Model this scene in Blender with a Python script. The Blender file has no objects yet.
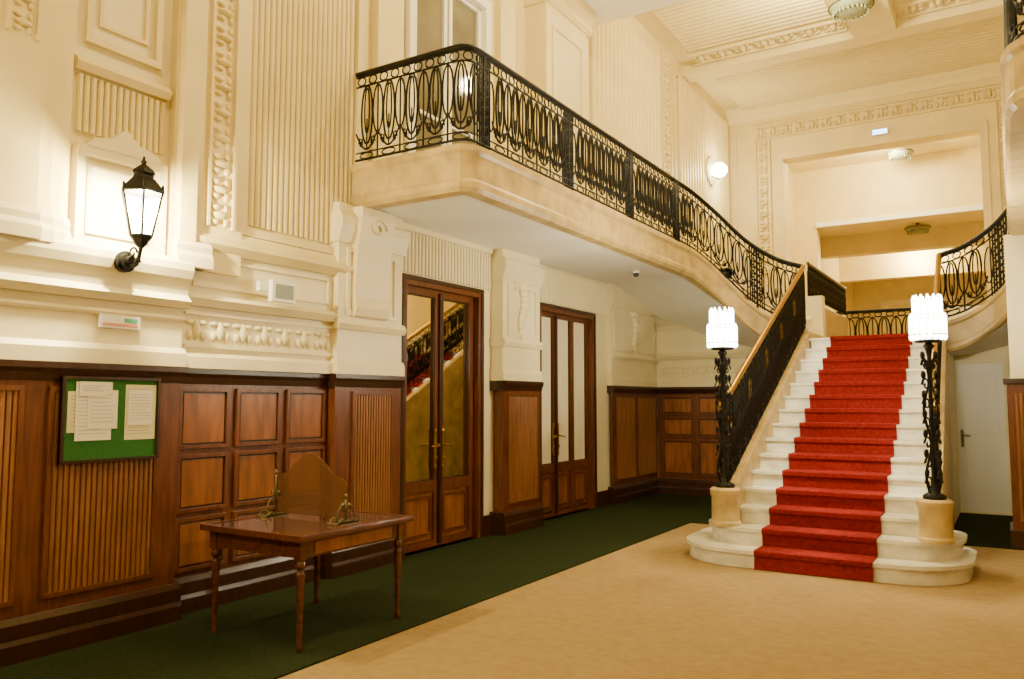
import bpy, bmesh, math, random, bisect
from mathutils import Vector
random.seed(3)
pi=math.pi
# ---------------------------------------------------------------- materials
def mat(name,col,rough=.6,metal=0.,nscale=6.,amt=.12,stretch=(1,1,1),bump=.0,bscale=None,emit=None,spec=.5,detail=4):
    m=bpy.data.materials.new(name); m.use_nodes=True
    nt=m.node_tree; p=nt.nodes['Principled BSDF']
    tc=nt.nodes.new('ShaderNodeTexCoord'); mp=nt.nodes.new('ShaderNodeMapping')
    mp.inputs['Scale'].default_value=stretch
    nt.links.new(tc.outputs['Object'],mp.inputs['Vector'])
    nz=nt.nodes.new('ShaderNodeTexNoise'); nz.inputs['Scale'].default_value=nscale; nz.inputs['Detail'].default_value=detail
    nt.links.new(mp.outputs[0],nz.inputs['Vector'])
    cr=nt.nodes.new('ShaderNodeValToRGB')
    cr.color_ramp.elements[0].position=.3; cr.color_ramp.elements[1].position=.7
    cr.color_ramp.elements[0].color=tuple(c*(1-amt) for c in col)+(1,)
    cr.color_ramp.elements[1].color=tuple(min(1,c*(1+amt)) for c in col)+(1,)
    nt.links.new(nz.outputs['Fac'],cr.inputs[0]); nt.links.new(cr.outputs[0],p.inputs['Base Color'])
    p.inputs['Roughness'].default_value=rough; p.inputs['Metallic'].default_value=metal
    p.inputs['Specular IOR Level'].default_value=spec
    if bump:
        n2=nt.nodes.new('ShaderNodeTexNoise'); n2.inputs['Scale'].default_value=bscale or nscale
        nt.links.new(mp.outputs[0],n2.inputs['Vector'])
        b=nt.nodes.new('ShaderNodeBump'); b.inputs['Strength'].default_value=bump; b.inputs['Distance'].default_value=.01
        nt.links.new(n2.outputs['Fac'],b.inputs['Height']); nt.links.new(b.outputs[0],p.inputs['Normal'])
    if emit:
        p.inputs['Emission Color'].default_value=emit[0]+(1,); p.inputs['Emission Strength'].default_value=emit[1]
    return m
def clearmat(name,col,fac,rough=.05,emit=None):
    m=bpy.data.materials.new(name); m.use_nodes=True; nt=m.node_tree
    p=nt.nodes['Principled BSDF']; out=nt.nodes['Material Output']
    p.inputs['Base Color'].default_value=col+(1,); p.inputs['Roughness'].default_value=rough
    if emit: p.inputs['Emission Color'].default_value=emit[0]+(1,); p.inputs['Emission Strength'].default_value=emit[1]
    t=nt.nodes.new('ShaderNodeBsdfTransparent'); mx=nt.nodes.new('ShaderNodeMixShader'); mx.inputs[0].default_value=fac
    nt.links.new(t.outputs[0],mx.inputs[1]); nt.links.new(p.outputs[0],mx.inputs[2]); nt.links.new(mx.outputs[0],out.inputs[0])
    return m
PL=mat('plaster_cream',(.80,.67,.31),.5,nscale=2.5,amt=.05,bump=.08,bscale=25)
PLW=mat('plaster_ivory',(.82,.73,.45),.45,nscale=3,amt=.04,bump=.05,bscale=25)
PLO=mat('plaster_ochre',(.80,.66,.30),.55,nscale=3,amt=.06,bump=.06,bscale=20)
CEI=mat('plaster_ceiling',(.82,.71,.36),.7,nscale=3,amt=.04)
SOF=mat('plaster_soffit_white',(.92,.90,.82),.7,nscale=3,amt=.02)
STO=mat('stone_sandy',(.50,.36,.135),.38,nscale=5,amt=.28,bump=.1,bscale=14,detail=8)
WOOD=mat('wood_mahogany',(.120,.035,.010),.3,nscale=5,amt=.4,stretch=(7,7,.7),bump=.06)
WOODL=mat('wood_panel',(.22,.073,.017),.3,nscale=3,amt=.35,stretch=(5,5,.8),bump=.05)
WOODD=mat('wood_dark',(.034,.011,.004),.3,nscale=5,amt=.3,stretch=(6,6,.8))
WOODR=mat('wood_reeded',(.23,.090,.027),.4,nscale=5,amt=.3,stretch=(8,8,.6))
TAB=mat('wood_table',(.085,.024,.008),.2,nscale=5,amt=.35,stretch=(6,1,6))
GRN=mat('carpet_green',(.015,.021,.005),.95,nscale=60,amt=.4,bump=.5,bscale=200,spec=.1)
BEI=mat('carpet_beige',(.30,.200,.082),.95,nscale=14,amt=.10,bump=.6,bscale=220,spec=.1,detail=14)
RED=mat('carpet_red',(.20,.010,.008),.9,nscale=30,amt=.3,bump=.4,bscale=200,spec=.15)
MAR=mat('marble_white',(.74,.71,.60),.22,nscale=5,amt=.20,stretch=(1,1,2.0),detail=14)
IRON=mat('wrought_iron',(.010,.009,.007),.5,metal=.3,nscale=10,amt=.2,spec=.3)
GOLD=mat('brass_gilt',(.48,.28,.035),.3,metal=1,nscale=10,amt=.1)
BRZ=mat('bronze_green',(.16,.13,.05),.4,metal=.8,nscale=20,amt=.3)
MIR=mat('door_mirror_glass',(.86,.80,.62),.03,metal=1,nscale=1,amt=.02)
CUR=mat('curtain_cream',(.86,.78,.54),.8,nscale=4,amt=.08,stretch=(14,14,.5))
PAP=mat('paper_white',(.80,.77,.68),.8,nscale=5,amt=.02)
PAPY=mat('paper_cream',(.72,.68,.42),.8,nscale=5,amt=.02)
INK=mat('ink_grey',(.30,.29,.28),.8,nscale=5,amt=.02)
FELT=mat('felt_green',(.02,.13,.02),.9,nscale=80,amt=.2)
WHT=mat('plastic_white',(.82,.82,.76),.4,nscale=4,amt=.02)
GRS=mat('plastic_green',(.10,.45,.25),.4,nscale=4,amt=.02)
REDS=mat('plastic_red',(.75,.30,.20),.4,nscale=4,amt=.02)
DRK=mat('glass_dark',(.05,.05,.055),.08,nscale=2,amt=.1)
LENS=mat('lens_grey',(.30,.33,.30),.15,nscale=2,amt=.1)
WGL=mat('window_glass',(.20,.17,.10),.06,nscale=1.2,amt=.3)
LEA=mat('table_top_polish',(.07,.032,.018),.06,nscale=4,amt=.3,spec=.9)
PLEX=clearmat('tinted_glass',(.12,.05,.02),.6,.06)
LPAN=clearmat('lantern_glass',(.9,.9,.85),.30,.2,((1,.92,.72),14))
ROD=mat('crystal_rod_lit',(.9,.9,.9),.15,nscale=5,amt=.02,emit=((1,.94,.80),13))
BUL=mat('bulb_lit',(1,1,1),.3,nscale=5,amt=.01,emit=((1,.9,.68),18))
BLU=mat('emergency_lit',(.6,.8,1),.3,nscale=5,amt=.01,emit=((.3,.55,1),8))
FRG=clearmat('crystal_dish',(.30,.34,.22),.8,.15)
# ---------------------------------------------------------------- mesh builder
class B:
    def __init__(s,name): s.n=name; s.v=[]; s.f=[]; s.m=[]; s.sm=[]; s.mats=[]
    def mi(s,m):
        if m not in s.mats: s.mats.append(m)
        return s.mats.index(m)
    def add(s,vs,fs,m,smooth=False):
        o=len(s.v); s.v+= [tuple(v) for v in vs]; k=s.mi(m)
        for f in fs: s.f.append(tuple(i+o for i in f)); s.m.append(k); s.sm.append(smooth)
    def wbox(s,W,u0,u1,n0,n1,v0,v1,m):
        c=[W(u,n,v) for v in (v0,v1) for n in (n0,n1) for u in (u0,u1)]
        s.add(c,[(0,1,3,2),(4,6,7,5),(0,4,5,1),(2,3,7,6),(0,2,6,4),(1,5,7,3)],m)
    def box(s,x0,x1,y0,y1,z0,z1,m): s.wbox(lambda a,b,c:(a,b,c),x0,x1,y0,y1,z0,z1,m)
    def prism(s,poly,fn,a,b,m,smooth=False):
        n=len(poly); vs=[fn(p,a) for p in poly]+[fn(p,b) for p in poly]
        fs=[tuple(range(n)),tuple(range(2*n-1,n-1,-1))]
        s.add(vs,fs,m); s.add(vs,[(i,(i+1)%n,n+(i+1)%n,n+i) for i in range(n)],m,smooth)
    def tube(s,pts,r,m,k=5,closed=False):
        pts=[Vector(p) for p in pts]; n=len(pts)
        if n<2: return
        vs=[];fs=[]; ref=None
        for i,p in enumerate(pts):
            if closed: t=pts[(i+1)%n]-pts[i-1]
            else: t=pts[min(i+1,n-1)]-pts[max(i-1,0)]
            if t.length<1e-7: t=Vector((0,0,1))
            t.normalize()
            if ref is None: ref=Vector((0,0,1)) if abs(t.z)<.8 else Vector((1,0,0))
            x=ref-t*ref.dot(t)
            if x.length<1e-4: x=t.orthogonal()
            x.normalize(); ref=x; y=t.cross(x)
            rr=r[i] if isinstance(r,(list,tuple)) else r
            for j in range(k):
                a=2*pi*j/k; vs.append(p+x*rr*math.cos(a)+y*rr*math.sin(a))
        for i in range(n if closed else n-1):
            i2=(i+1)%n
            for j in range(k):
                j2=(j+1)%k; fs.append((i*k+j,i*k+j2,i2*k+j2,i2*k+j))
        if not closed: fs+= [tuple(range(k-1,-1,-1)),tuple((n-1)*k+j for j in range(k))]
        s.add(vs,fs,m,True)
    def lathe(s,prof,cx,cy,m,k=20,z=0,smooth=True):
        vs=[];fs=[]
        for r,h in prof:
            for j in range(k):
                a=2*pi*(j+.5)/k; vs.append((cx+r*math.cos(a),cy+r*math.sin(a),z+h))
        for i in range(len(prof)-1):
            for j in range(k):
                j2=(j+1)%k; fs.append((i*k+j,i*k+j2,(i+1)*k+j2,(i+1)*k+j))
        fs.append(tuple(range(k-1,-1,-1))); fs.append(tuple((len(prof)-1)*k+j for j in range(k)))
        s.add(vs,fs,m,smooth)
    def ell(s,W,c,r,m,a=8,b=5):
        vs=[W(c[0],c[1]+0,c[2]+r[2]),];fs=[]
        for i in range(1,b):
            th=pi*i/b
            for j in range(a):
                ph=2*pi*j/a
                vs.append(W(c[0]+r[0]*math.sin(th)*math.cos(ph),c[1]+r[1]*math.sin(th)*math.sin(ph),c[2]+r[2]*math.cos(th)))
        vs.append(W(c[0],c[1],c[2]-r[2])); L=len(vs)-1
        for j in range(a):
            fs.append((0,1+j,1+(j+1)%a)); fs.append((L,L-a+(j+1)%a,L-a+j))
        for i in range(b-2):
            for j in range(a):
                fs.append((1+i*a+j,1+(i+1)*a+j,1+(i+1)*a+(j+1)%a,1+i*a+(j+1)%a))
        s.add(vs,fs,m,True)
    def flute(s,W,u0,u1,v0,v1,n0,d,cnt,m,gm=None,gf=.26):
        w=(u1-u0)/cnt; g=gf*w
        for i in range(cnt):
            a=u0+i*w+g; c=u0+(i+1)*w
            sh=[(a,n0),(a,n0+d*.7),(a+(c-a)*.25,n0+d),(a+(c-a)*.75,n0+d),(c,n0+d*.7),(c,n0)]
            vs=[]
            for u,n in sh: vs+= [W(u,n,v0),W(u,n,v1)]
            s.add(vs,[(2*k,2*k+1,2*k+3,2*k+2) for k in range(5)]+[(0,2,4,6,8,10),(1,11,9,7,5,3)],m)
        if gm: s.wbox(W,u0,u1,n0-.001,n0+.002,v0,v1,gm)
    def frieze(s,W,u0,u1,v0,v1,n,m,vert=False,d=.03):
        L=(v1-v0) if vert else (u1-u0); wd=(u1-u0) if vert else (v1-v0)
        def W2(a,b,c):
            return W(u0+c,b,v0+a) if vert else W(u0+a,b,v0+c)
        s.wbox(W2,0,L,n,n+d*.7,0,wd*.09,m); s.wbox(W2,0,L,n,n+d*.7,wd*.91,wd,m)
        c=max(1,round(L/(wd*.8))); st=L/c
        for i in range(c):
            a=(i+.5)*st
            s.ell(W2,(a,n,wd*.5),(st*.16,d,wd*.3),m,7,5)
            s.ell(W2,(a-st*.28,n,wd*.34),(st*.13,d*.8,wd*.16),m,6,4)
            s.ell(W2,(a+st*.28,n,wd*.34),(st*.13,d*.8,wd*.16),m,6,4)
            s.ell(W2,(a-st*.27,n,wd*.7),(st*.2,d*.7,wd*.08),m,6,4)
            s.ell(W2,(a+st*.27,n,wd*.7),(st*.2,d*.7,wd*.08),m,6,4)
    def frame(s,W,u0,u1,v0,v1,n0,n1,w,m):
        s.wbox(W,u0,u1,n0,n1,v0,v0+w,m); s.wbox(W,u0,u1,n0,n1,v1-w,v1,m)
        s.wbox(W,u0,u0+w,n0,n1,v0+w,v1-w,m); s.wbox(W,u1-w,u1,n0,n1,v0+w,v1-w,m)
    def mould(s,W,u0,u1,prof,m):
        poly=[(0,prof[0][1])]+prof+[(0,prof[-1][1])]
        s.prism(poly,lambda p,a:W(a,p[0],p[1]),u0,u1,m)
    def fin(s,bevel=0):
        me=bpy.data.meshes.new(s.n)
        c=Vector(((min(v[0] for v in s.v)+max(v[0] for v in s.v))/2,(min(v[1] for v in s.v)+max(v[1] for v in s.v))/2,min(v[2] for v in s.v)))
        me.from_pydata([(v[0]-c.x,v[1]-c.y,v[2]-c.z) for v in s.v],[],s.f)
        for mm in s.mats: me.materials.append(mm)
        me.polygons.foreach_set('material_index',s.m); me.polygons.foreach_set('use_smooth',s.sm); me.update()
        bm=bmesh.new(); bm.from_mesh(me); bmesh.ops.recalc_face_normals(bm,faces=bm.faces); bm.to_mesh(me); bm.free()
        o=bpy.data.objects.new(s.n,me); o.location=c; bpy.context.scene.collection.objects.link(o)
        if bevel:
            b=o.modifiers.new('bevel','BEVEL'); b.width=bevel; b.segments=2; b.limit_method='ANGLE'
        return o
ID=lambda x,y,z:(x,y,z)
XL=-5.4
WL=lambda u,n,v:(XL+n,u,v)
WBK=lambda u,n,v:(u,13.4-n,v)
WUB=lambda u,n,v:(u,18.4-n,v)
WC=lambda u,n,v:(v,u,8.4-n)
WCX=lambda u,n,v:(u,v,8.4-n)
zf=lambda p,a:(p[0],p[1],a)
# ---------------------------------------------------------------- floor
b=B('floor'); b.box(-5.6,2.4,-5,13.6,-.12,0,BEI)
b.fin()
b=B('green_runner_carpet'); b.box(-5.38,-3.68,-4.98,13.38,.0,.012,GRN); b.box(-3.68,2.15,10.4,13.38,0,.012,GRN); b.fin()
# ---------------------------------------------------------------- left wall
b=B('wall_left')
b.box(-5.65,-5.4,-5,6.47,0,8.4,PL)
b.box(-5.65,-5.4,6.47,7.95,2.92,3.88,PLW); b.box(-5.65,-5.4,6.47,8.1,6.6,8.4,PL)
b.box(-5.65,-5.4,7.95,9.32,0,3.88,PLW); b.box(-5.65,-5.4,8.1,18.6,3.88,8.4,PL)
b.box(-5.65,-5.4,9.32,11.02,2.92,3.88,PLW); b.box(-5.65,-5.4,11.02,13.6,0,3.88,PLW)
b.box(-5.75,-5.65,6.3,11.2,0,6.7,PLO)
b.wbox(WL,-5,3.78,0,.12,1.86,2.40,PLW)
b.mould(WL,-5,3.80,[(.17,2.30),(.20,2.35),(.15,2.40),(.16,2.46),(.20,2.52),(.22,2.58),(.22,2.63),(.14,2.68)],PLW)
b.mould(WL,-5,3.80,[(.16,1.86),(.16,1.96),(.13,2.0)],PLW)
b.mould(WL,-5,3.79,[(.135,2.20),(.145,2.22),(.135,2.24)],PLW)
b.wbox(WL,3.78,5.42,0,.05,1.86,2.95,PLW)
b.mould(WL,3.78,5.42,[(.09,1.86),(.09,1.95),(.06,1.98)],PLW)
b.frieze(WL,3.84,5.4,2.02,2.30,.05,PLW,d=.035)
b.mould(WL,3.78,5.42,[(.10,2.34),(.13,2.40),(.08,2.44)],PLW)
b.frame(WL,3.9,5.36,2.50,2.74,.05,.07,.025,PLW)
b.mould(WL,3.78,5.9,[(.09,2.78),(.15,2.84),(.15,2.88),(.10,2.92),(.07,2.97)],PL)
def pilaster(c0):
    for (a,c,n) in [(-.40,.40,.09),(-.33,.33,.14),(-.24,.24,.18),(-.14,.14,.22)]:
        b.wbox(WL,c0+a,c0+c,0,n,2.62,8.4,PL)
    b.frieze(WL,c0-.10,c0+.10,3.9,8.2,.22,PL,vert=True)
    for (a,n) in [(.41,.11),(.34,.16),(.25,.20),(.15,.24)]:
        b.mould(WL,c0-a,c0+a,[(n+.03,2.62),(n+.03,2.70),(n,2.74),(n+.01,2.78),(n-.01,2.82)],PLW)
pilaster(2.50); pilaster(-.2); pilaster(-3.2)
b.wbox(WL,3.68,4.32,0,.10,2.62,8.4,PL); b.wbox(WL,3.70,3.84,.09,.17,2.62,8.4,PL); b.wbox(WL,3.83,3.92,.09,.13,2.62,8.4,PL)
b.mould(WL,3.67,3.98,[(.20,2.62),(.20,2.70),(.18,2.74),(.19,2.78),(.16,2.82)],PLW)
b.frieze(WL,3.97,4.23,2.98,8.2,.10,PL,vert=True,d=.045)
# niches behind the lanterns
for yc in (3.29,1.05):
    k=yc-3.33
    b.wbox(WL,2.95+k,3.73+k,0,.02,2.62,8.4,PLW)
    b.frame(WL,2.99+k,3.67+k,2.66,3.36,.02,.10,.06,PLW)
    b.frame(WL,3.09+k,3.57+k,2.76,3.26,.02,.05,.03,PLW)
    b.prism([(3.04+k,3.36),(3.62+k,3.36),(3.56+k,3.42),(3.43+k,3.45),(3.33+k,3.54),(3.23+k,3.45),(3.10+k,3.42)],lambda p,a:WL(p[0],a,p[1]),.02,.11,PLW)
    b.flute(WL,2.99+k,3.67+k,3.46,3.86,.02,.03,14,PL)
    b.mould(WL,2.97+k,3.69+k,[(.07,3.88),(.10,3.93),(.06,3.98)],PL)
    b.frame(WL,3.04+k,3.62+k,4.10,8.1,.02,.06,.05,PL); b.frame(WL,3.14+k,3.52+k,4.25,7.9,.02,.04,.03,PL)
b.frame(WL,4.34,5.78,2.98,8.2,0,.06,.07,PL)
b.flute(WL,4.44,5.68,3.08,8.1,.0,.035,20,PL,gf=.22)
def pier(y0,y1,n,zt,orn):
    b.wbox(WL,y0,y1,0,n,1.86,zt,PLW)
    b.mould(WL,y0-.02,y1+.02,[(n+.03,1.86),(n+.03,1.95),(n+.01,2.0)],PLW)
    b.mould(WL,y0-.02,y1+.02,[(n+.03,2.28),(n+.05,2.33),(n+.02,2.38)],PLW)
    b.mould(WL,y0-.03,y1+.03,[(n+.02,3.1),(n+.04,3.16),(n+.07,3.26),(n+.07,3.34),(n+.03,3.38)],PLW)
    b.frame(WL,y0+.1,y1-.1,2.42,3.06,n,n+.02,.04,PLW)
    ym=(y0+y1)/2
    if orn:
        for i in range(9):
            t=i/8; b.ell(WL,(ym+.05*math.sin(t*6),n+.01,3.05-.65*t),(.12*(1-t*.6),.06*(1-t*.4),.07),PLW)
        b.ell(WL,(ym-.15,n,3.05),(.06,.06,.06),PLW); b.ell(WL,(ym+.15,n,3.05),(.06,.06,.06),PLW)
pier(5.42,6.34,.12,3.48,False)
pro=[(.12,3.46),(.24,3.46),(.25,3.38),(.23,3.26),(.20,3.10),(.175,2.85),(.17,2.6),(.19,2.5),(.165,2.42),(.12,2.40)]
b.prism(pro,lambda p,a:WL(a,p[0],p[1]),5.60,6.08,PLW)
for s_ in (5.60,6.08):
    b.tube([WL(s_,.18+.045*(1-k*.07)*math.cos(k*.6),3.32+.06*(1-k*.07)*math.sin(k*.6)) for k in range(13)],.012,PLW,5)
b.tube([WL(5.84+.12*(1-k*.06)*math.cos(k*.55),.245,3.28+.10*(1-k*.06)*math.sin(k*.55)) for k in range(15)],.014,PLW,5)
pier(8.17,9.08,.18,3.48,True)
pier(11.5,13.38,.08,3.48,True)
b.flute(WL,6.36,8.15,2.97,3.42,.0,.03,30,PLW); b.flute(WL,9.12,11.48,2.97,3.42,.0,.03,38,PLW)
b.wbox(WL,6.36,8.15,0,.05,3.42,3.48,PLW)
# upper level decoration
b.wbox(WL,5.95,6.35,0,.10,3.88,8.4,PL); b.wbox(WL,8.25,8.6,0,.10,3.88,8.4,PL)
b.wbox(WL,9.0,10.2,0,.34,3.88,7.3,PL); b.mould(WL,8.96,10.28,[(.36,6.95),(.40,7.0),(.39,7.08),(.46,7.18),(.46,7.3)],PL)
b.frame(WL,9.15,10.05,4.2,6.7,.34,.36,.05,PL)
b.frame(WL,10.75,13.85,3.95,8.1,0,.06,.08,PL); b.flute(WL,10.88,13.72,4.05,8.0,.0,.10,18,PL,gf=.34)
b.frieze(WL,14.0,14.45,4.0,8.3,0,PL,vert=True,d=.08)
b.frame(WL,14.6,18.1,3.95,8.1,0,.06,.08,PL); b.flute(WL,14.74,17.98,4.05,8.0,.0,.10,20,PL,gf=.34)
b.fin()
# ---------------------------------------------------------------- wainscot left
def panels(b,W,u0,u1,n,cols,rows,m1=WOOD,m2=WOODL):
    du=(u1-u0)/cols
    for i in range(cols):
        for (z0,z1) in rows:
            a=u0+i*du+.035; c=u0+(i+1)*du-.035
            b.frame(W,a,c,z0,z1,n,n+.026,.03,WOOD)
            b.prism([(a+.03,z0+.03),(c-.03,z0+.03),(c-.03,z1-.03),(a+.03,z1-.03)],lambda p,q:W(p[0],q,p[1]),n,n+.004,WOODD)
            b.wbox(W,a+.045,c-.045,n,n+.014,z0+.045,z1-.045,m2)
def cap(b,W,u0,u1,n):
    b.mould(W,u0,u1,[(n+.01,1.74),(n+.025,1.79),(n+.04,1.82),(n+.04,1.86),(n+.0,1.865)],WOODD)
    b.mould(W,u0,u1,[(n+.04,.0),(n+.04,.12),(n+.03,.15),(n+.03,.24),(n+.01,.28)],WOODD)
def reeds(b,W,u0,u1,n,z0=.36,z1=1.70):
    b.frame(W,u0,u1,z0,z1,n,n+.022,.03,WOOD)
    b.flute(W,u0+.03,u1-.03,z0+.03,z1-.03,n+.003,.012,max(3,round((u1-u0)/.042)),WOODR,WOOD)  # darker wood coloured into the grooves stands in for their shade
b=B('trim_wainscot_left')
b.wbox(WL,-5,3.76,0,.15,0,1.86,WOOD); cap(b,WL,-5,3.80,.15)
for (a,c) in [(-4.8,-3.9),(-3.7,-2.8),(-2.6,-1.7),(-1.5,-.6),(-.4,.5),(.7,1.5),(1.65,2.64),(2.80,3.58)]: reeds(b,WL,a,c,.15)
b.wbox(WL,3.76,5.42,0,.02,0,1.86,WOOD); cap(b,WL,3.76,5.42,.02)
panels(b,WL,3.80,5.40,.02,3,[(.32,.72),(.76,1.20),(1.24,1.71)])
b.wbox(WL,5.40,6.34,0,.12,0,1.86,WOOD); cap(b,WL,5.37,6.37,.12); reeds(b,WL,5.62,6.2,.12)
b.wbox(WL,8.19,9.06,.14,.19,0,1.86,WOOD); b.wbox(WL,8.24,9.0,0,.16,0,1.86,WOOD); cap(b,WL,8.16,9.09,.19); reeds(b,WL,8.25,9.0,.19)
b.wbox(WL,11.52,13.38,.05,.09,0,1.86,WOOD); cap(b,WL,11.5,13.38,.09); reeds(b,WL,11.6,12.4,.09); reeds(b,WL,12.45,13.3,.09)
b.fin(.004)
b=B('baseboard_left'); b.wbox(WL,7.95,8.19,0,.03,0,.25,WOODD); b.wbox(WL,8.15,8.19,0,.18,0,.24,WOODD);b.wbox(WL,11.05,11.5,0,.03,0,.24,WOODD);b.fin()
# ---------------------------------------------------------------- doors
def door(name,y0,y1,glassmat,leaves,sw):
    b=B(name); zt=2.92
    b.frame(WL,y0,y1,-.07,zt,-.2,.03,.07,WOOD)
    b.frame(WL,y0-.02,y1+.02,-.07,zt+.03,.0,.045,.045,WOODD)
    w=(y1-y0-.14)/leaves
    for i in range(leaves):
        a=y0+.07+i*w; c=a+w-.006
        b.frame(WL,a,c,.02,zt-.07,-.12,-.05,sw,WOOD)
        b.wbox(WL,a+sw,c-sw,-.12,-.05,.62,.74,WOOD)
        b.wbox(WL,a+sw,c-sw,-.11,-.08,.10,.62,WOODL); b.frame(WL,a+sw+.03,c-sw-.03,.15,.58,-.08,-.06,.03,WOOD)
        b.wbox(WL,a+sw,c-sw,-.10,-.085,.74,zt-.07-sw,glassmat)
        b.frame(WL,a+sw,c-sw,.74,zt-.07-sw,-.085,-.062,.014,WOODD)
    ym=y0+.07+w*(leaves//2 if leaves%2==0 else 1)
    b.wbox(WL,ym-.025,ym+.025,-.05,-.02,.05,zt-.1,WOODD)
    for s_ in (-1,1):
        y=ym+s_*.07
        b.wbox(WL,y-.02,y+.02,-.05,-.04,.90,1.26,GOLD)
        b.ell(WL,(y,-.04,1.28),(.02,.008,.03),GOLD); b.ell(WL,(y,-.04,.88),(.02,.008,.03),GOLD)
        b.tube([WL(y,-.04,1.13),WL(y,.01,1.13),WL(y,.015,1.12),WL(y+s_*.09,.015,1.11),WL(y+s_*.12,.005,1.12)],.011,GOLD,6)
        b.ell(WL,(y,-.03,.98),(.014,.012,.02),GOLD)
    b.fin(.003)
door('door_1',6.47,7.95,MIR,2,.075)
door('door_2',9.32,11.02,CUR,3,.05)
b=B('window_1')
b.frame(WL,6.5,8.1,3.88,6.6,-.15,.06,.12,SOF)
for a,c in ((6.62,7.28),(7.32,7.98)):
    b.frame(WL,a,c,4.0,6.48,-.1,-.02,.06,SOF)
    b.wbox(WL,a+.06,c-.06,-.07,-.055,4.06,6.42,WGL)
    b.wbox(WL,a+.06,c-.06,-.06,-.03,4.8,4.84,SOF)
b.fin(.004)
# ---------------------------------------------------------------- lower back wall
b=B('wall_back_lower')
b.box(-5.65,-4.0,13.4,13.6,0,3.88,PLW); b.box(-4.0,-2.5,13.4,13.6,0,3.3,PLW); b.box(-2.5,2.4,13.4,13.6,0,2.5,PLW)
b.box(-.75,2.4,13.4,13.6,2.5,3.0,PLW)
b.mould(WBK,-5.3,-2.66,[(.04,1.86),(.04,1.95),(.02,1.98)],PLW)
b.frieze(WBK,-5.25,-2.7,2.04,2.26,0,PLW)
b.mould(WBK,-5.3,-2.66,[(.05,2.34),(.09,2.4),(.03,2.46)],PLW)
b.mould(WBK,-5.3,-2.66,[(.05,2.86),(.09,2.92),(.03,2.98)],PLW)
b.fin()
b=B('trim_wainscot_back')
b.wbox(WBK,-5.3,-2.66,0,.03,0,1.86,WOOD); cap(b,WBK,-5.3,-2.66,.03)
panels(b,WBK,-5.25,-2.69,.03,4,[(.34,.95),(1.0,1.34),(1.38,1.70)])
b.fin(.004)
b=B('baseboard_back'); b.wbox(WBK,-.02,1.6,0,.04,0,.22,WOODD); b.fin()
b=B('door_3')
b.frame(WBK,-.74,-.02,-.02,2.22,0,.05,.06,PLW)
b.wbox(WBK,-.68,-.08,0,.03,.02,2.16,WHT); b.frame(WBK,-.6,-.16,.3,1.0,.03,.035,.02,WHT); b.frame(WBK,-.6,-.16,1.15,2.0,.03,.035,.02,WHT)
b.wbox(WBK,-.645,-.605,.03,.04,.95,1.2,BRZ); b.tube([WBK(-.625,.04,1.12),WBK(-.625,.09,1.12),WBK(-.52,.09,1.115)],.009,BRZ,6)
b.fin(.003)
# ---------------------------------------------------------------- upper back wall + corridor
b=B('wall_back_upper')
ox0,ox1,oz=-4.18,-.32,7.1
b.box(-5.65,ox0,18.4,18.8,2.5,8.6,PL); b.box(ox1,2.4,18.4,18.8,2.5,8.6,PL); b.box(ox0,ox1,18.4,18.8,oz,8.6,PL)
b.wbox(WUB,ox0-.14,ox0-.001,0,.05,2.52,oz,PL); b.wbox(WUB,ox1+.001,ox1+.14,0,.05,2.52,oz,PL); b.wbox(WUB,ox0-.14,ox1+.14,0,.05,oz+.001,oz+.14,PL)
b.frieze(WUB,ox0-.62,ox0-.28,2.8,7.60,0,PL,vert=True,d=.10)
b.frieze(WUB,ox1+.28,ox1+.62,2.8,7.60,0,PL,vert=True,d=.10)
b.frieze(WUB,ox0-.62,ox1+.62,7.62,7.98,0,PL,d=.10)
b.frame(WUB,-5.35,1.5,2.6,8.35,0,.05,.12,PL)
b.fin()
b=B('wall_corridor')
b.box(-4.9,-4.7,18.8,31,2.5,8,PLO); b.box(.4,.6,18.8,31,2.5,8,PLO)
b.box(-4.7,.4,21.8,22.2,6.15,8,PL); b.box(-4.7,-4.15,21.8,22.2,2.5,6.15,PL); b.box(-.15,.4,21.8,22.2,2.5,6.15,PL)
b.box(-4.15,-.15,21.72,21.8,6.15,6.27,SOF)
b.box(-4.7,.4,25.2,25.6,5.95,6.6,PL); b.box(-4.7,.4,28.2,28.6,5.6,6.6,PLO)
b.box(-4.9,.6,31,31.2,2.5,8,PLO)
b.frame(lambda u,n,v:(u,31-n,v),-3.8,-.5,2.6,5.2,0,.1,.2,PLW)
b.fin()
b=B('ceiling_corridor'); b.box(-4.9,.6,18.8,22,7.7,7.8,CEI); b.box(-4.9,.6,22,31.2,6.55,6.65,CEI)
for y in (20,23.5,27): b.box(-4.7,.4,y,y+.3,6.42 if y>22 else 7.55,6.6 if y>22 else 7.72,PL)
b.fin()
b=B('floor_upper'); b.box(-4.0,2.4,13.6,31,2.3,2.52,STO); b.box(-5.6,-4.0,13.6,18.4,3.5,3.88,STO); b.box(-5.4,-4,13.4,13.6,3.7,3.88,STO)
b.box(-2.5,-.75,13.4,13.6,2.4,2.52,STO)
b.fin()
b=B('parapet_upper'); b.box(-4.0,-2.76,13.61,17.4,2.52,3.3,STO); b.fin(.02)
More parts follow.
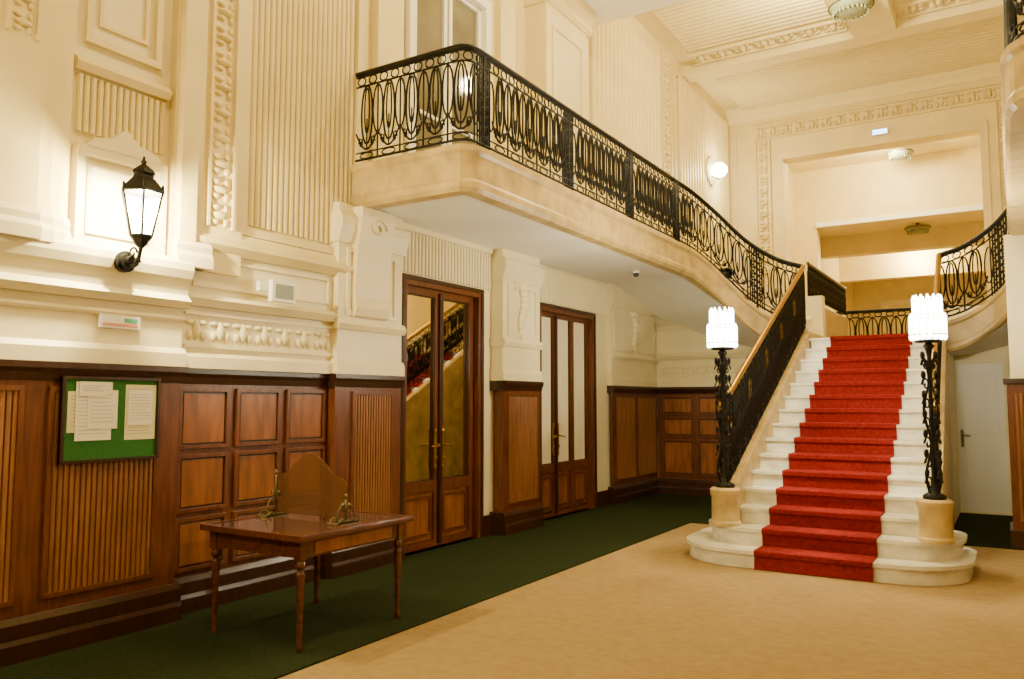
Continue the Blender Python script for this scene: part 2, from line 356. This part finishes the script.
# ---------------------------------------------------------------- ceiling
b=B('ceiling')
b.box(-5.65,2.4,-5.2,18.8,8.4,8.6,CEI)
b.flute(WC,15.75,18.1,-5.0,1.6,.0,.08,16,CEI,gf=.34)
b.flute(WC,11.3,14.5,-5.0,-2.4,.0,.08,22,CEI,gf=.34); b.flute(WC,11.3,14.5,-1.2,1.4,.0,.08,22,CEI,gf=.34)
b.frieze(WCX,-5.1,-2.25,14.66,15.15,.0,CEI,d=.12); b.frieze(WCX,-1.35,1.4,14.66,15.15,.0,CEI,d=.12)
b.wbox(WCX,-5.4,2.2,0,.22,15.2,15.6,CEI)
b.wbox(WCX,-2.15,-1.45,0,.26,-5,15.19,CEI)
b.mould(WUB,-5.4,2.2,[(.04,8.1),(.1,8.2),(.22,8.3),(.26,8.4)],CEI)
b.fin()
b=B('ceiling_beam')
b.box(-5.4,2.2,9.2,10.65,7.3,8.4,SOF); b.box(-5.4,2.2,9.1,9.2,7.38,8.4,PL); b.box(-5.4,2.2,4.2,5.2,7.6,8.4,SOF)
b.frieze(lambda u,n,v:(u,9.1-n,v),-5.3,2.0,7.6,8.0,0,PL)
b.fin()
# ---------------------------------------------------------------- other walls
b=B('wall_right'); b.box(2.2,2.4,-5,18.8,0,8.4,PL)
WR=lambda u,n,v:(2.2-n,u,v)
b.wbox(WR,-5,18,0,.1,1.86,2.4,PLW)
for y in (-4,-1,2,5,8,11): b.wbox(WR,y,y+.6,0,.15,1.86,8.4,PL)
b.fin()
b=B('trim_wainscot_right'); b.wbox(WR,-5,13.4,0,.08,0,1.86,WOOD); cap(b,WR,-5,13.4,.08)
panels(b,WR,-4.9,13.2,.08,20,[(.34,.95),(1.02,1.7)]); b.fin()
b=B('wall_front'); b.box(-5.65,2.4,-5.2,-5,0,8.4,PL); b.fin()
b=B('gallery_pier'); b.box(0.0,.6,10.5,11.1,1.86,3.48,PLW); b.box(-.04,.64,10.46,11.14,0,1.8,WOOD); b.box(-.07,.67,10.43,11.17,1.8,1.86,WOODD); b.box(-.07,.67,10.43,11.17,0,.2,WOODD)
b.flute(lambda u,n,v:(u,10.46-n,v),.02,.58,.3,1.7,.002,.016,13,WOODR)
b.fin(.005)
# ---------------------------------------------------------------- staircase
rise=.168; run=.3; Y0=7.88
def XLs(y): t=(y-8.3)/3.8; return -2.56+.06*t
def XRs(y): t=(y-8.3)/3.8; return -.63-.12*t
b=B('staircase')
def stadium(xa,xb,ya,yb,r):
    pts=[]
    for i in range(13):
        a=pi+ (pi/2)*i/12; pts.append((xa+r+r*math.cos(a),ya+r+r*math.sin(a)))
    for i in range(13):
        a=-pi/2+(pi/2)*i/12; pts.append((xb-r+r*math.cos(a),ya+r+r*math.sin(a)))
    for i in range(9):
        a=(pi/2)*i/8; pts.append((xb-.35+.35*math.cos(a),yb-.35+.35*math.sin(a)))
    for i in range(9):
        a=pi/2+(pi/2)*i/8; pts.append((xa+.35+.35*math.cos(a),yb-.35+.35*math.sin(a)))
    return pts
b.prism(stadium(-2.99,-.37,Y0+.02,9.3,.60),zf,0,rise-.035,MAR,True)
b.prism(stadium(-3.02,-.34,Y0-.01,9.33,.63),zf,rise-.035,rise,MAR,True)
b.prism(stadium(-2.80,-.44,Y0+run+.02,9.2,.45),zf,rise,2*rise-.035,MAR,True)
b.prism(stadium(-2.83,-.41,Y0+run-.01,9.23,.48),zf,2*rise-.035,2*rise,MAR,True)
for i in range(3,16):
    y=Y0+(i-1)*run; xa=XLs(y)+.05; xb=XRs(y)-.05
    ye=y+run+.02 if i<15 else 13.38
    b.box(xa,xb,y+.02,ye,(0 if i>3 else .3),i*rise-.035,MAR)
    b.box(xa,xb,y-.012,ye,i*rise-.035,i*rise,MAR)
for side in (0,1):
    fx=XLs if side==0 else XRs; sg=-1 if side==0 else 1
    secs=[]
    for k in range(2):
        y=(8.40,12.1)[k]; zt=(.66,2.60)[k]
        x=fx(y)
        secs.append([(x-.055,y,0),(x+.055,y,0),(x+.055,y,zt),(x-.055,y,zt)])
    vs=secs[0]+secs[1]
    b.add(vs,[(0,1,2,3),(7,6,5,4),(0,4,5,1),(1,5,6,2),(2,6,7,3),(3,7,4,0)],STO)
    x=fx(12.5); b.box(x-.07,x+.07,12.1,13.38,0,2.5,PLW)
    x=fx(8.3); b.lathe([(.155,.336),(.155,.37),(.142,.385),(.138,.62),(.15,.645),(.155,.70),(.13,.72)],x,8.3,STO,28)
    b.box(x-.10,x+.10,8.3,8.52,.336,.68,STO)
b.fin(.004)
b=B('stair_carpet')
pts=[(Y0-.026,0.005)]
for i in range(1,16):
    y=Y0+(i-1)*run
    if i>1: pts.append((y-.004,(i-1)*rise+.012)); 
    pts+= [(y-.004,i*rise-.05),(y-.028,i*rise-.035),(y-.028,i*rise+.004),(y-.018,i*rise+.014)]
pts.append((13.3,15*rise+.014))
x0c,x1c=-2.16,-1.11
vs=[]
for (y,z) in pts: vs+= [(x0c,y,z),(x1c,y,z)]
n=len(pts)
for (y,z) in pts: vs+= [(x0c,y+.012,z-.012),(x1c,y+.012,z-.012)]
fs=[]
for i in range(n-1):
    fs+= [(2*i,2*i+1,2*i+3,2*i+2),(2*n+2*i,2*n+2*i+2,2*n+2*i+3,2*n+2*i+1),(2*i,2*i+2,2*n+2*i+2,2*n+2*i),(2*i+1,2*n+2*i+1,2*n+2*i+3,2*i+3)]
b.add(vs,fs,RED); b.fin()
# ---------------------------------------------------------------- path helper
def smooth(pts,step=.05):
    P=[Vector(p) for p in pts]; out=[]
    for i in range(len(P)-1):
        p0=P[max(i-1,0)];p1=P[i];p2=P[i+1];p3=P[min(i+2,len(P)-1)]
        n=max(1,int((p2-p1).length/step))
        for j in range(n):
            t=j/n
            out.append(.5*((2*p1)+(p2-p0)*t+(2*p0-5*p1+4*p2-p3)*t*t+(3*p1-p0-3*p2+p3)*t**3))
    out.append(P[-1]); return out
class Path:
    def __init__(s,pts):
        s.p=pts; s.c=[0]
        for a,b_ in zip(pts,pts[1:]): s.c.append(s.c[-1]+math.hypot(b_.x-a.x,b_.y-a.y))
        s.L=s.c[-1]
    def at(s,d,t=0):
        d=min(max(d,0),s.L)
        i=min(max(bisect.bisect_right(s.c,d)-1,0),len(s.p)-2)
        q=(d-s.c[i])/max(1e-9,s.c[i+1]-s.c[i]); v=s.p[i].lerp(s.p[i+1],q)
        return Vector((v.x,v.y,v.z+t))
def circ(cs,ct,rs,rt,n=16,a0=0,a1=2*pi):
    return [(cs+rs*math.cos(a0+(a1-a0)*i/n),ct+rt*math.sin(a0+(a1-a0)*i/n)) for i in range(n+1)]
def railing(name,path,h,mod,top,posts=0,off=0,rb=.008,dense=False,gild=False):
    b=B(name); P=Path(path); L=P.L
    def T(c,r=rb,m=IRON,k=4): b.tube([P.at(s_,t_) for s_,t_ in c],r,m,k)
    N=max(2,int(L/.05)); line=lambda t:[(L*i/N,t) for i in range(N+1)]
    T(line(h),.026,top,8); T(line(h-.03),.014,IRON,4); T(line(h-.13),.010); T(line(.06),.013); T(line(.13),.008)
    c=max(1,round(L/mod)); w=L/c; hi=h-.13; lo=.13; H=hi-lo
    for i in range(c):
        s0=i*w; sm=s0+w/2
        for q in (.25,.75): T(circ(s0+q*w,h-.08,.045*w/.3+.006,.042,12),rb*.9)
        ispost=posts and (i%posts==off)
        if ispost:
            for q in (-.10,-.07,-.04,0,.04,.07,.10): T([(sm+q,.03),(sm+q,h-.03)],.010)
            for q in range(7): T(circ(sm,lo+H*(q+.5)/7,.08,.04,10),.010)
            T([(sm,-.10),(sm,-.02),(sm,h)],.018)
            T(circ(s0+.06*w,lo+H*.5,.05,H*.36)); T(circ(s0+.94*w,lo+H*.5,.05,H*.36))
            continue
        T(circ(sm,lo+H*.56,w*.25,H*.44,20),rb*1.25); T(circ(sm,lo+H*.62,w*.11,H*.34,16))
        T([(sm,lo+H*.05),(sm,lo+H*.5)],rb*.9)
        T(circ(s0,lo+H*.62,w*.22,H*.36,16),rb*1.1); T([(s0,.06),(s0,hi)],rb*1.1)
        T([(s0,lo+H*.30)]+[(s0+w*.5*q,lo+H*(.30-.26*math.sin(q*pi/2))) for q in (.2,.4,.6,.8,1)],rb*1.1)
        T([(s0+w,lo+H*.30)]+[(s0+w-w*.5*q,lo+H*(.30-.26*math.sin(q*pi/2))) for q in (.2,.4,.6,.8,1)],rb*1.1)
        for sg in (-1,1):
            T([(sm+sg*(w*.27+ (1-a/9)*w*.10*math.cos(a*1.1)),lo+H*.14+(1-a/9)*H*.10*math.sin(a*1.1)) for a in range(9)],rb)
        T(circ(sm,.095,w*.3,.03,10),rb*.8)
        if dense:
            for q in (.25,.75):
                T(circ(s0+q*w,lo+H*.3,w*.2,H*.22,12),rb*1.2); T(circ(s0+q*w,lo+H*.72,w*.16,H*.16,12),rb*1.2,GOLD if gild and i%3==0 and q==.25 else IRON)
                T([(s0+q*w,.05),(s0+q*w,hi)],rb*1.3)
    return b,P
# ---------------------------------------------------------------- galleries
YF=5.68
flt=[(-2.5,12.1,2.66),(-2.9,12.13,2.82),(-3.34,12.12,3.14),(-3.75,11.92,3.60),(-3.96,11.5,3.84),(-4.0,11.0,3.88)]
corner=[(-4.0,5.86,3.88),(-4.02,5.74,3.88),(-4.08,5.69,3.88),(-4.20,YF,3.88)]
pl=smooth(flt)+[Vector((-4,11-.1*i,3.88)) for i in range(1,51)]+smooth(corner)+[Vector((-4.20-.1*i,YF,3.88)) for i in range(1,11)]+[Vector((-5.33,YF,3.88))]
XR=.10
frt=[(-.75,12.1,2.66),(-.45,12.13,2.76),(-.10,12.12,3.0),(.15,11.95,3.3),(.25,11.55,3.65),(.18,11.0,3.86),(XR,10.4,3.88)]
pr=smooth(frt)+[Vector((XR,10.4-.1*i,3.88)) for i in range(1,43)]+smooth([(XR,6.10,3.88),(XR+.04,5.92,3.88),(XR+.14,5.83,3.88),(XR+.3,5.8,3.88)])+[Vector((XR+.3+.1*i,5.8,3.88)) for i in range(1,17)]
def fascia(b,path,mirror):
    prof=[(-.10,.0),(.07,.0),(.07,-.05),(.045,-.08),(.045,-.30),(.06,-.33),(.06,-.38),(.03,-.42),(-.10,-.42)]
    rings=[]
    for i,p in enumerate(path):
        t=path[min(i+1,len(path)-1)]-path[max(i-1,0)]; t.z=0; t.normalize()
        nrm=Vector((-t.y,t.x,0)) if not mirror else Vector((t.y,-t.x,0))
        rings.append([(p.x+nrm.x*o,p.y+nrm.y*o,p.z+z) for o,z in prof])
    k=len(prof); vs=[v for r in rings for v in r]; fs=[]
    for i in range(len(rings)-1):
        for j in range(k): fs.append((i*k+j,i*k+(j+1)%k,(i+1)*k+(j+1)%k,(i+1)*k+j))
    fs+= [tuple(range(k)),tuple((len(rings)-1)*k+j for j in range(k-1,-1,-1))]
    b.add(vs,fs,STO,False)
def ramp(b,inner,outer,bot):
    n=len(inner); vs=[]
    for a,c in zip(inner,outer):
        vs+= [(a[0],a[1],a[2]-.02),(c[0],c[1],a[2]-.02),(a[0],a[1],a[2]-.40),(c[0],c[1],a[2]-.40)]
    fs=[(0,2,3,1),(4*n-4,4*n-3,4*n-1,4*n-2)]; fb=[]
    for i in range(n-1):
        o=4*i; fs+= [(o,o+1,o+5,o+4),(o,o+4,o+6,o+2),(o+1,o+3,o+7,o+5)]; fb.append((o+2,o+6,o+7,o+3))
    b.add(vs,fs,STO); b.add(vs,fb,bot,True)
b=B('balcony_gallery')
fascia(b,pl,False)
b.box(-5.38,-4.06,5.88,11.0,3.48,3.87,SOF); b.box(-5.38,-4.2,5.74,5.88,3.48,3.87,SOF)
b.prism([(-4.2,5.74),(-4.10,5.76),(-4.06,5.88),(-4.2,5.88)],zf,3.48,3.87,SOF)
inn=smooth(flt,.06); outc=[(-2.5,13.38),(-3.1,13.38),(-3.9,13.38),(-4.7,13.38),(-5.25,13.1),(-5.38,12.2),(-5.38,11.0)]
outp=smooth([(x,y,0) for x,y in outc],.02)
outp=[outp[round(i*(len(outp)-1)/(len(inn)-1))] for i in range(len(inn))]
ramp(b,inn,outp,SOF)
b.box(-5.38,-4.9,12.4,13.38,3.49,3.87,SOF)
b.fin()
b=B('balcony_gallery')
fascia(b,pr,True)
b.box(XR+.06,2.2,6.0,10.6,3.48,3.87,SOF); b.box(XR+.25,2.2,5.86,6.0,3.48,3.87,SOF)
inn=smooth(frt,.06); outp=smooth([(-.75,13.38,0),(-.2,13.38,0),(.6,13.38,0),(1.4,13.3,0),(2.2,12.6,0),(2.2,11.6,0),(2.2,10.4,0)],.02)
outp=[outp[round(i*(len(outp)-1)/(len(inn)-1))] for i in range(len(inn))]
ramp(b,inn,outp,SOF); b.fin()
b,_=railing('balcony_railing',pl,.92,.275,IRON,posts=6,off=2,rb=.010); b.fin()
b,_=railing('balcony_railing',pr,.92,.275,IRON,posts=6,off=2,rb=.010); b.fin()
# ---------------------------------------------------------------- stair railings
for side in (0,1):
    fx=XLs if side==0 else XRs; sg=-1 if side==0 else 1
    pth=smooth([(fx(8.3)+sg*.02,8.46,.70),(fx(8.6),8.6,.79),(fx(8.8),8.8,.90),(fx(9.6),9.6,1.32),(fx(10.8),10.8,1.95),(fx(12.1),12.1,2.63)])
    b,P=railing('stair_railing',pth,.95,.24,GOLD,posts=0,rb=.011,dense=True,gild=True)
    p=P.at(0); 
    for (cz,R,rr) in ((.70,.16,.015),(.30,.17,.015)):
        b.tube([(p.x+sg*.02,p.y-R*.5-R*(1-k*.055)*math.cos(k*.55)*-.9,p.z+cz+R*(1-k*.055)*math.sin(k*.55)) for k in range(16)],rr,IRON,6)
    b.tube([(p.x,p.y,p.z+.95),(p.x+sg*.01,p.y-.06,p.z+.93),(p.x+sg*.02,p.y-.11,p.z+.88),(p.x+sg*.02,p.y-.12,p.z+.82),(p.x+sg*.02,p.y-.08,p.z+.79)],.026,GOLD,7)
    b.tube([(p.x,p.y,p.z-.02),(p.x,p.y,p.z+.9)],.02,IRON,6)
    N=60; b.tube([P.at(P.L*i/N,.955) for i in range(N+1)],.033,GOLD,8)
    b.fin()
b0=smooth([(-2.78,13.75,3.3),(-2.78,17.3,3.3)]); b,_=railing('landing_railing',b0,.6,.3,BRZ,rb=.014,dense=True); b.fin()
b0=smooth([(-3.6,17.5,2.52),(-.6,17.5,2.52)]); b,_=railing('landing_railing',b0,.92,.4,IRON,rb=.012); b.fin()
# ---------------------------------------------------------------- stair lamps
def stair_lamp(cx,cy,z0):
    b=B('stair_lamp')
    b.lathe([(.10,0),(.10,.03),(.05,.06),(.03,.12),(.02,.2),(.018,1.3),(.03,1.36),(.05,1.40),(.02,1.43)],cx,cy,IRON,12,z0)
    for a in range(4):
        an=a*pi/2+pi/4; dx,dy=math.cos(an),math.sin(an)
        b.tube([(cx+dx*(.05+.035*math.sin(t*pi/5)),cy+dy*(.05+.035*math.sin(t*pi/5)),z0+.05+t*.06) for t in range(22)],.009,IRON,5)
        for q in range(7):
            zc=z0+.14+q*.18
            b.tube([(cx+dx*(.05+.045*r*math.cos(t)),cy+dy*(.05+.045*r*math.cos(t)),zc+.07*r*math.sin(t)) for t,r in [(k*.8,1-k*.09) for k in range(10)]],.007,IRON,4)
            b.ell(ID,(cx+dx*.075,cy+dy*.075,zc+.09),(.018,.018,.04),IRON,6,4)
    zl=z0+1.43
    b.lathe([(.05,0),(.11,.0),(.12,.02),(.05,.03)],cx,cy,IRON,16,zl)
    b.lathe([(.02,.03),(.035,.10),(.045,.16),(.03,.22),(.01,.24)],cx,cy,BUL,10,zl)
    for tier,(R,za,zb,nn) in enumerate([(.145,.02,.27,16),(.115,.20,.44,13)]):
        for j in range(nn):
            an=2*pi*j/nn; x=cx+R*math.cos(an); y=cy+R*math.sin(an)
            b.tube([(x,y,zl+za),(x,y,zl+za+.02),(x,y,zl+zb-.03),(x*.97+cx*.03,y*.97+cy*.03,zl+zb)],[.006,.0145,.0145,.006],ROD,6)
        b.tube([(cx+(R-.0)*math.cos(2*pi*j/20),cy+R*math.sin(2*pi*j/20),zl+zb-.05) for j in range(20)],.007,GOLD,5,True)
        b.tube([(cx+(R+.015)*math.cos(2*pi*j/20),cy+(R+.015)*math.sin(2*pi*j/20),zl+za+.05) for j in range(20)],.006,GOLD,4,True)
    b.fin()
stair_lamp(-2.56,8.3,.72); stair_lamp(-.63,8.3,.72)
# ---------------------------------------------------------------- wall lantern
def lantern(cx,cy,z0):
    b=B('wall_lantern')
    xw=XL+.22
    for r,n0,n1 in ((.075,-.02,.02),(.055,.02,.05),(.03,.05,.09)):
        b.prism([(cy+r*math.cos(a*pi/8),z0-.13+r*math.sin(a*pi/8)) for a in range(16)],lambda p,a:(xw+a,p[0],p[1]),n0,n1,IRON,True)
    b.tube([(xw+.05,cy,z0-.13),(xw+.09,cy,z0-.17),(cx-.06,cy,z0-.17),(cx-.02,cy,z0-.12),(cx,cy,z0-.06),(cx,cy,z0)],.014,IRON,7)
    b.tube([(xw+.09+.05*(1-k*.08)*math.cos(k*.7),cy,z0-.08+.05*(1-k*.08)*math.sin(k*.7)) for k in range(11)],.008,IRON,5)
    b.tube([(cx+.04*(1-k*.08)*math.cos(k*.7)-.04,cy,z0-.15+.04*(1-k*.08)*math.sin(k*.7)) for k in range(11)],.008,IRON,5)
    b.lathe([(.02,-.05),(.05,-.02),(.06,0),(.075,.015),(.07,.03)],cx,cy,IRON,6,z0,False)
    r0,r1,h=.075,.14,.30
    c0=[(cx+r0*math.cos((j+.5)*pi/3),cy+r0*math.sin((j+.5)*pi/3),z0+.03) for j in range(6)]
    c1=[(cx+r1*math.cos((j+.5)*pi/3),cy+r1*math.sin((j+.5)*pi/3),z0+.03+h) for j in range(6)]
    b.add(c0+c1,[(j,(j+1)%6,6+(j+1)%6,6+j) for j in range(6)],LPAN)
    for j in range(6):
        b.tube([c0[j],c1[j]],.008,IRON,5); b.tube([c0[j],c0[(j+1)%6]],.008,IRON,5); b.tube([c1[j],c1[(j+1)%6]],.010,IRON,5)
        b.ell(ID,(c1[j][0],c1[j][1],c1[j][2]+.03),(.010,.010,.025),IRON,6,4)
    b.lathe([(.155,.33),(.15,.345),(.11,.39),(.075,.43),(.07,.45),(.085,.46),(.075,.48),(.04,.51),(.015,.53),(.022,.545),(.012,.56),(.006,.585)],cx,cy,IRON,6,z0,False)
    b.lathe([(.02,.05),(.025,.09),(.02,.13),(.01,.15)],cx,cy,BUL,10,z0)
    b.fin()
lantern(-5.0,3.24,2.70); lantern(-5.0,1.02,2.70)
b=B('globe_sconce'); gy,gz=16.6,6.55
b.prism([(gy+.3*math.cos(a*pi/10),gz+.3*math.sin(a*pi/10)) for a in range(20)],lambda p,a:WL(p[0],a,p[1]),.09,.13,PLW,True)
b.ell(ID,(-5.11,gy,gz),(.17,.17,.17),BUL,16,10); b.tube([(-5.28,gy,gz-.1),(-5.11,gy,gz-.19)],.02,GOLD,6); b.fin()
def dish(cx,cy,z,m,r=.28,rod=.0):
    b=B('ceiling_lamp')
    b.lathe([(.03,-.16),(r*.5,-.14),(r*.85,-.09),(r,-.03),(r*1.03,0),(r,.02)],cx,cy,m,20,z)
    b.tube([(cx+r*1.02*math.cos(j*pi/12),cy+r*1.02*math.sin(j*pi/12),z-.02) for j in range(24)],.014,BRZ,5,True)
    for j in range(24):
        b.ell(ID,(cx+r*.8*math.cos(j*pi/12),cy+r*.8*math.sin(j*pi/12),z-.13),(.02,.02,.04),m,5,4)
    b.lathe([(.05,0.02),(.04,.03+rod)],cx,cy,BRZ,10,z); b.fin()
dish(-1.98,13.75,8.12,FRG,.34,.02); dish(-2.0,20.6,7.5,FRG,.28,.02); dish(-2.0,24.4,6.4,FRG,.32,.1); dish(-1.9,26.4,6.4,FRG,.3,.1)
for y in (1.5,7.3): dish(-1.8,y,8.1,FRG,.32,.02)  # unseen dishes added overhead to go with the hall lights
b=B('exit_lamp'); b.wbox(WUB,-2.3,-2.0,.001,.08,7.30,7.42,WHT); b.wbox(WUB,-2.29,-2.01,.08,.09,7.31,7.41,BLU); b.fin()
b=B('emergency_light'); b.wbox(WL,4.46,4.66,.13,.17,2.52,2.60,WHT); 
b.wbox(WL,4.56,4.82,.16,.21,2.44,2.62,WHT); b.wbox(WL,4.59,4.79,.21,.214,2.47,2.59,LENS); b.fin(.006)
b=B('exit_sign'); b.wbox(WL,3.12,3.42,.125,.15,2.11,2.20,WHT); b.wbox(WL,3.14,3.40,.15,.153,2.125,2.145,REDS); b.wbox(WL,3.30,3.40,.15,.153,2.155,2.185,GRS); b.fin(.003)
b=B('security_camera'); b.lathe([(.05,0),(.05,.03),(.01,.03)],-4.5,10.6,WHT,12,3.445); b.ell(ID,(-4.5,10.6,3.43),(.045,.045,.045),DRK,10,6); b.fin()
# ---------------------------------------------------------------- notice board
b=B('notice_board')
N0=.174
b.wbox(WL,2.86,3.56,N0,N0+.02,1.20,1.77,FELT)
b.frame(WL,2.86,3.56,1.20,1.77,N0,N0+.035,.020,WOODD)
def paper(a,c,z0,z1,n,rows,m=PAP):
    b.wbox(WL,a,c,n,n+.002,z0,z1,m)
    z=z1-.03
    for i in range(rows):
        l=random.uniform(.6,.85)*(c-a)
        b.wbox(WL,a+.02,a+.02+l,n+.002,n+.0025,z,z+.003,INK); z-=(z1-z0-.05)/rows
paper(2.90,3.03,1.40,1.67,N0+.021,9,PAPY); paper(2.95,3.20,1.345,1.735,N0+.025,14); paper(3.03,3.24,1.42,1.68,N0+.028,8); paper(2.97,3.15,1.64,1.735,N0+.031,3); paper(3.30,3.53,1.34,1.72,N0+.021,16,PAPY); paper(3.32,3.50,1.44,1.68,N0+.025,9)
b.fin()
# ---------------------------------------------------------------- console table
b=B('console_table')
tx0,tx1,ty0,ty1=-4.82,-3.83,3.64,4.76
b.box(tx0,tx1,ty0,ty1,.715,.745,TAB); b.box(tx0+.05,tx1-.05,ty0+.05,ty1-.05,.745,.750,LEA)
b.frame(lambda u,n,v:(u,v,.755-n),tx0,tx1,ty0,ty1,0,.012,.05,TAB)
ax0,ax1,ay0,ay1=tx0+.06,tx1-.06,ty0+.06,ty1-.06
b.box(ax0,ax1,ay0,ay0+.025,.60,.715,TAB); b.box(ax0,ax1,ay1-.025,ay1,.60,.715,TAB)
b.box(ax0,ax0+.025,ay0,ay1,.60,.715,TAB); b.box(ax1-.025,ax1,ay0,ay1,.60,.715,TAB)
b.box(ax1-.002,ax1+.006,ay0+.12,ay1-.12,.615,.70,WOODL)
for x in (ax0+.02,ax1-.02):
    for y in (ay0+.02,ay1-.02):
        b.box(x-.032,x+.032,y-.032,y+.032,.59,.715,TAB)
        b.lathe([(.018,.012),(.022,.04),(.016,.06),(.018,.12),(.028,.48),(.031,.50),(.022,.515),(.022,.53),(.034,.545),(.034,.565),(.026,.58),(.028,.60)],x,y,TAB,12)
b.fin(.003)
b=B('glass_screen')
out=[(-4.78,.77),(-4.04,.77),(-4.04,1.02),(-4.10,1.06),(-4.16,1.07)]
for i in range(13):
    t=i/12; x=-4.20-.42*t
    out.append((x,1.10+.12*math.sin(pi*t)))
out+=[(-4.66,1.07),(-4.72,1.06),(-4.78,1.02)]
b.prism(out,lambda p,a:(p[0],a,p[1]),4.27,4.28,PLEX)
for x,sg,hh in ((-4.76,1,.30),(-4.04,1,.16)):
    b.box(x-.03,x+.03,4.18,4.38,.756,.766,BRZ)
    b.tube([(x,4.26,.76),(x,4.26,.76+hh)],.006,BRZ,6)
    for q in (-1,1):
        b.tube([(x,4.26+q*(.09*math.cos(t*.35)),.76+.13*math.sin(t*.35)) for t in range(5)],.005,BRZ,5)
        b.tube([(x+q*.03*(1+.5*math.cos(t)),4.26,.80+hh*.35+.035*math.sin(t)) for t in range(6)],.005,BRZ,5)
        b.tube([(x+q*.05*math.sin(t*.6),4.22-.02*t,.77+.02*math.sin(t)) for t in range(7)],.005,BRZ,5)
    b.ell(ID,(x,4.26,.77+hh),(.012,.012,.022),BRZ,8,5)
b.fin()
# ---------------------------------------------------------------- lights
def pt(name,loc,e,col=(1,.82,.46),r=.15):
    l=bpy.data.lights.new(name,'POINT'); l.energy=e; l.color=col; l.shadow_soft_size=r
    o=bpy.data.objects.new(name,l); o.location=loc; bpy.context.scene.collection.objects.link(o)
pt('hall_light_front',(-1.8,1.5,7.6),370); pt('hall_light_mid',(-1.8,7.3,7.6),470)  # added out of view under the extra dishes, to brighten the hall
pt('gallery_light',(-2.3,12.3,7.7),450); pt('corridor_light',(-2.3,20.0,7.3),430); pt('corridor_light_far',(-2.3,27.6,6.1),360)
for y in (3.24,1.02): pt('lantern_light',(-5.0,y,2.94),420,(1,.84,.46),.035)
for x in (-2.56,-.63): pt('stair_lamp_light',(x,8.3,2.47),420,(1,.88,.60),.05)
pt('sconce_light',(-4.85,16.6,6.55),110,(1,.86,.52),.05)
w=bpy.data.worlds.new('World'); bpy.context.scene.world=w; w.use_nodes=True
w.node_tree.nodes['Background'].inputs[0].default_value=(1,.8,.55,1); w.node_tree.nodes['Background'].inputs[1].default_value=.15
# ---------------------------------------------------------------- camera
cd=bpy.data.cameras.new('camera'); cd.sensor_width=36; cd.lens=28.125; cd.clip_start=.05; cd.clip_end=200
co=bpy.data.objects.new('camera',cd); co.location=(0,0,1.6); co.rotation_euler=(math.radians(94.47),0,math.radians(31.9))
bpy.context.scene.collection.objects.link(co); bpy.context.scene.camera=co
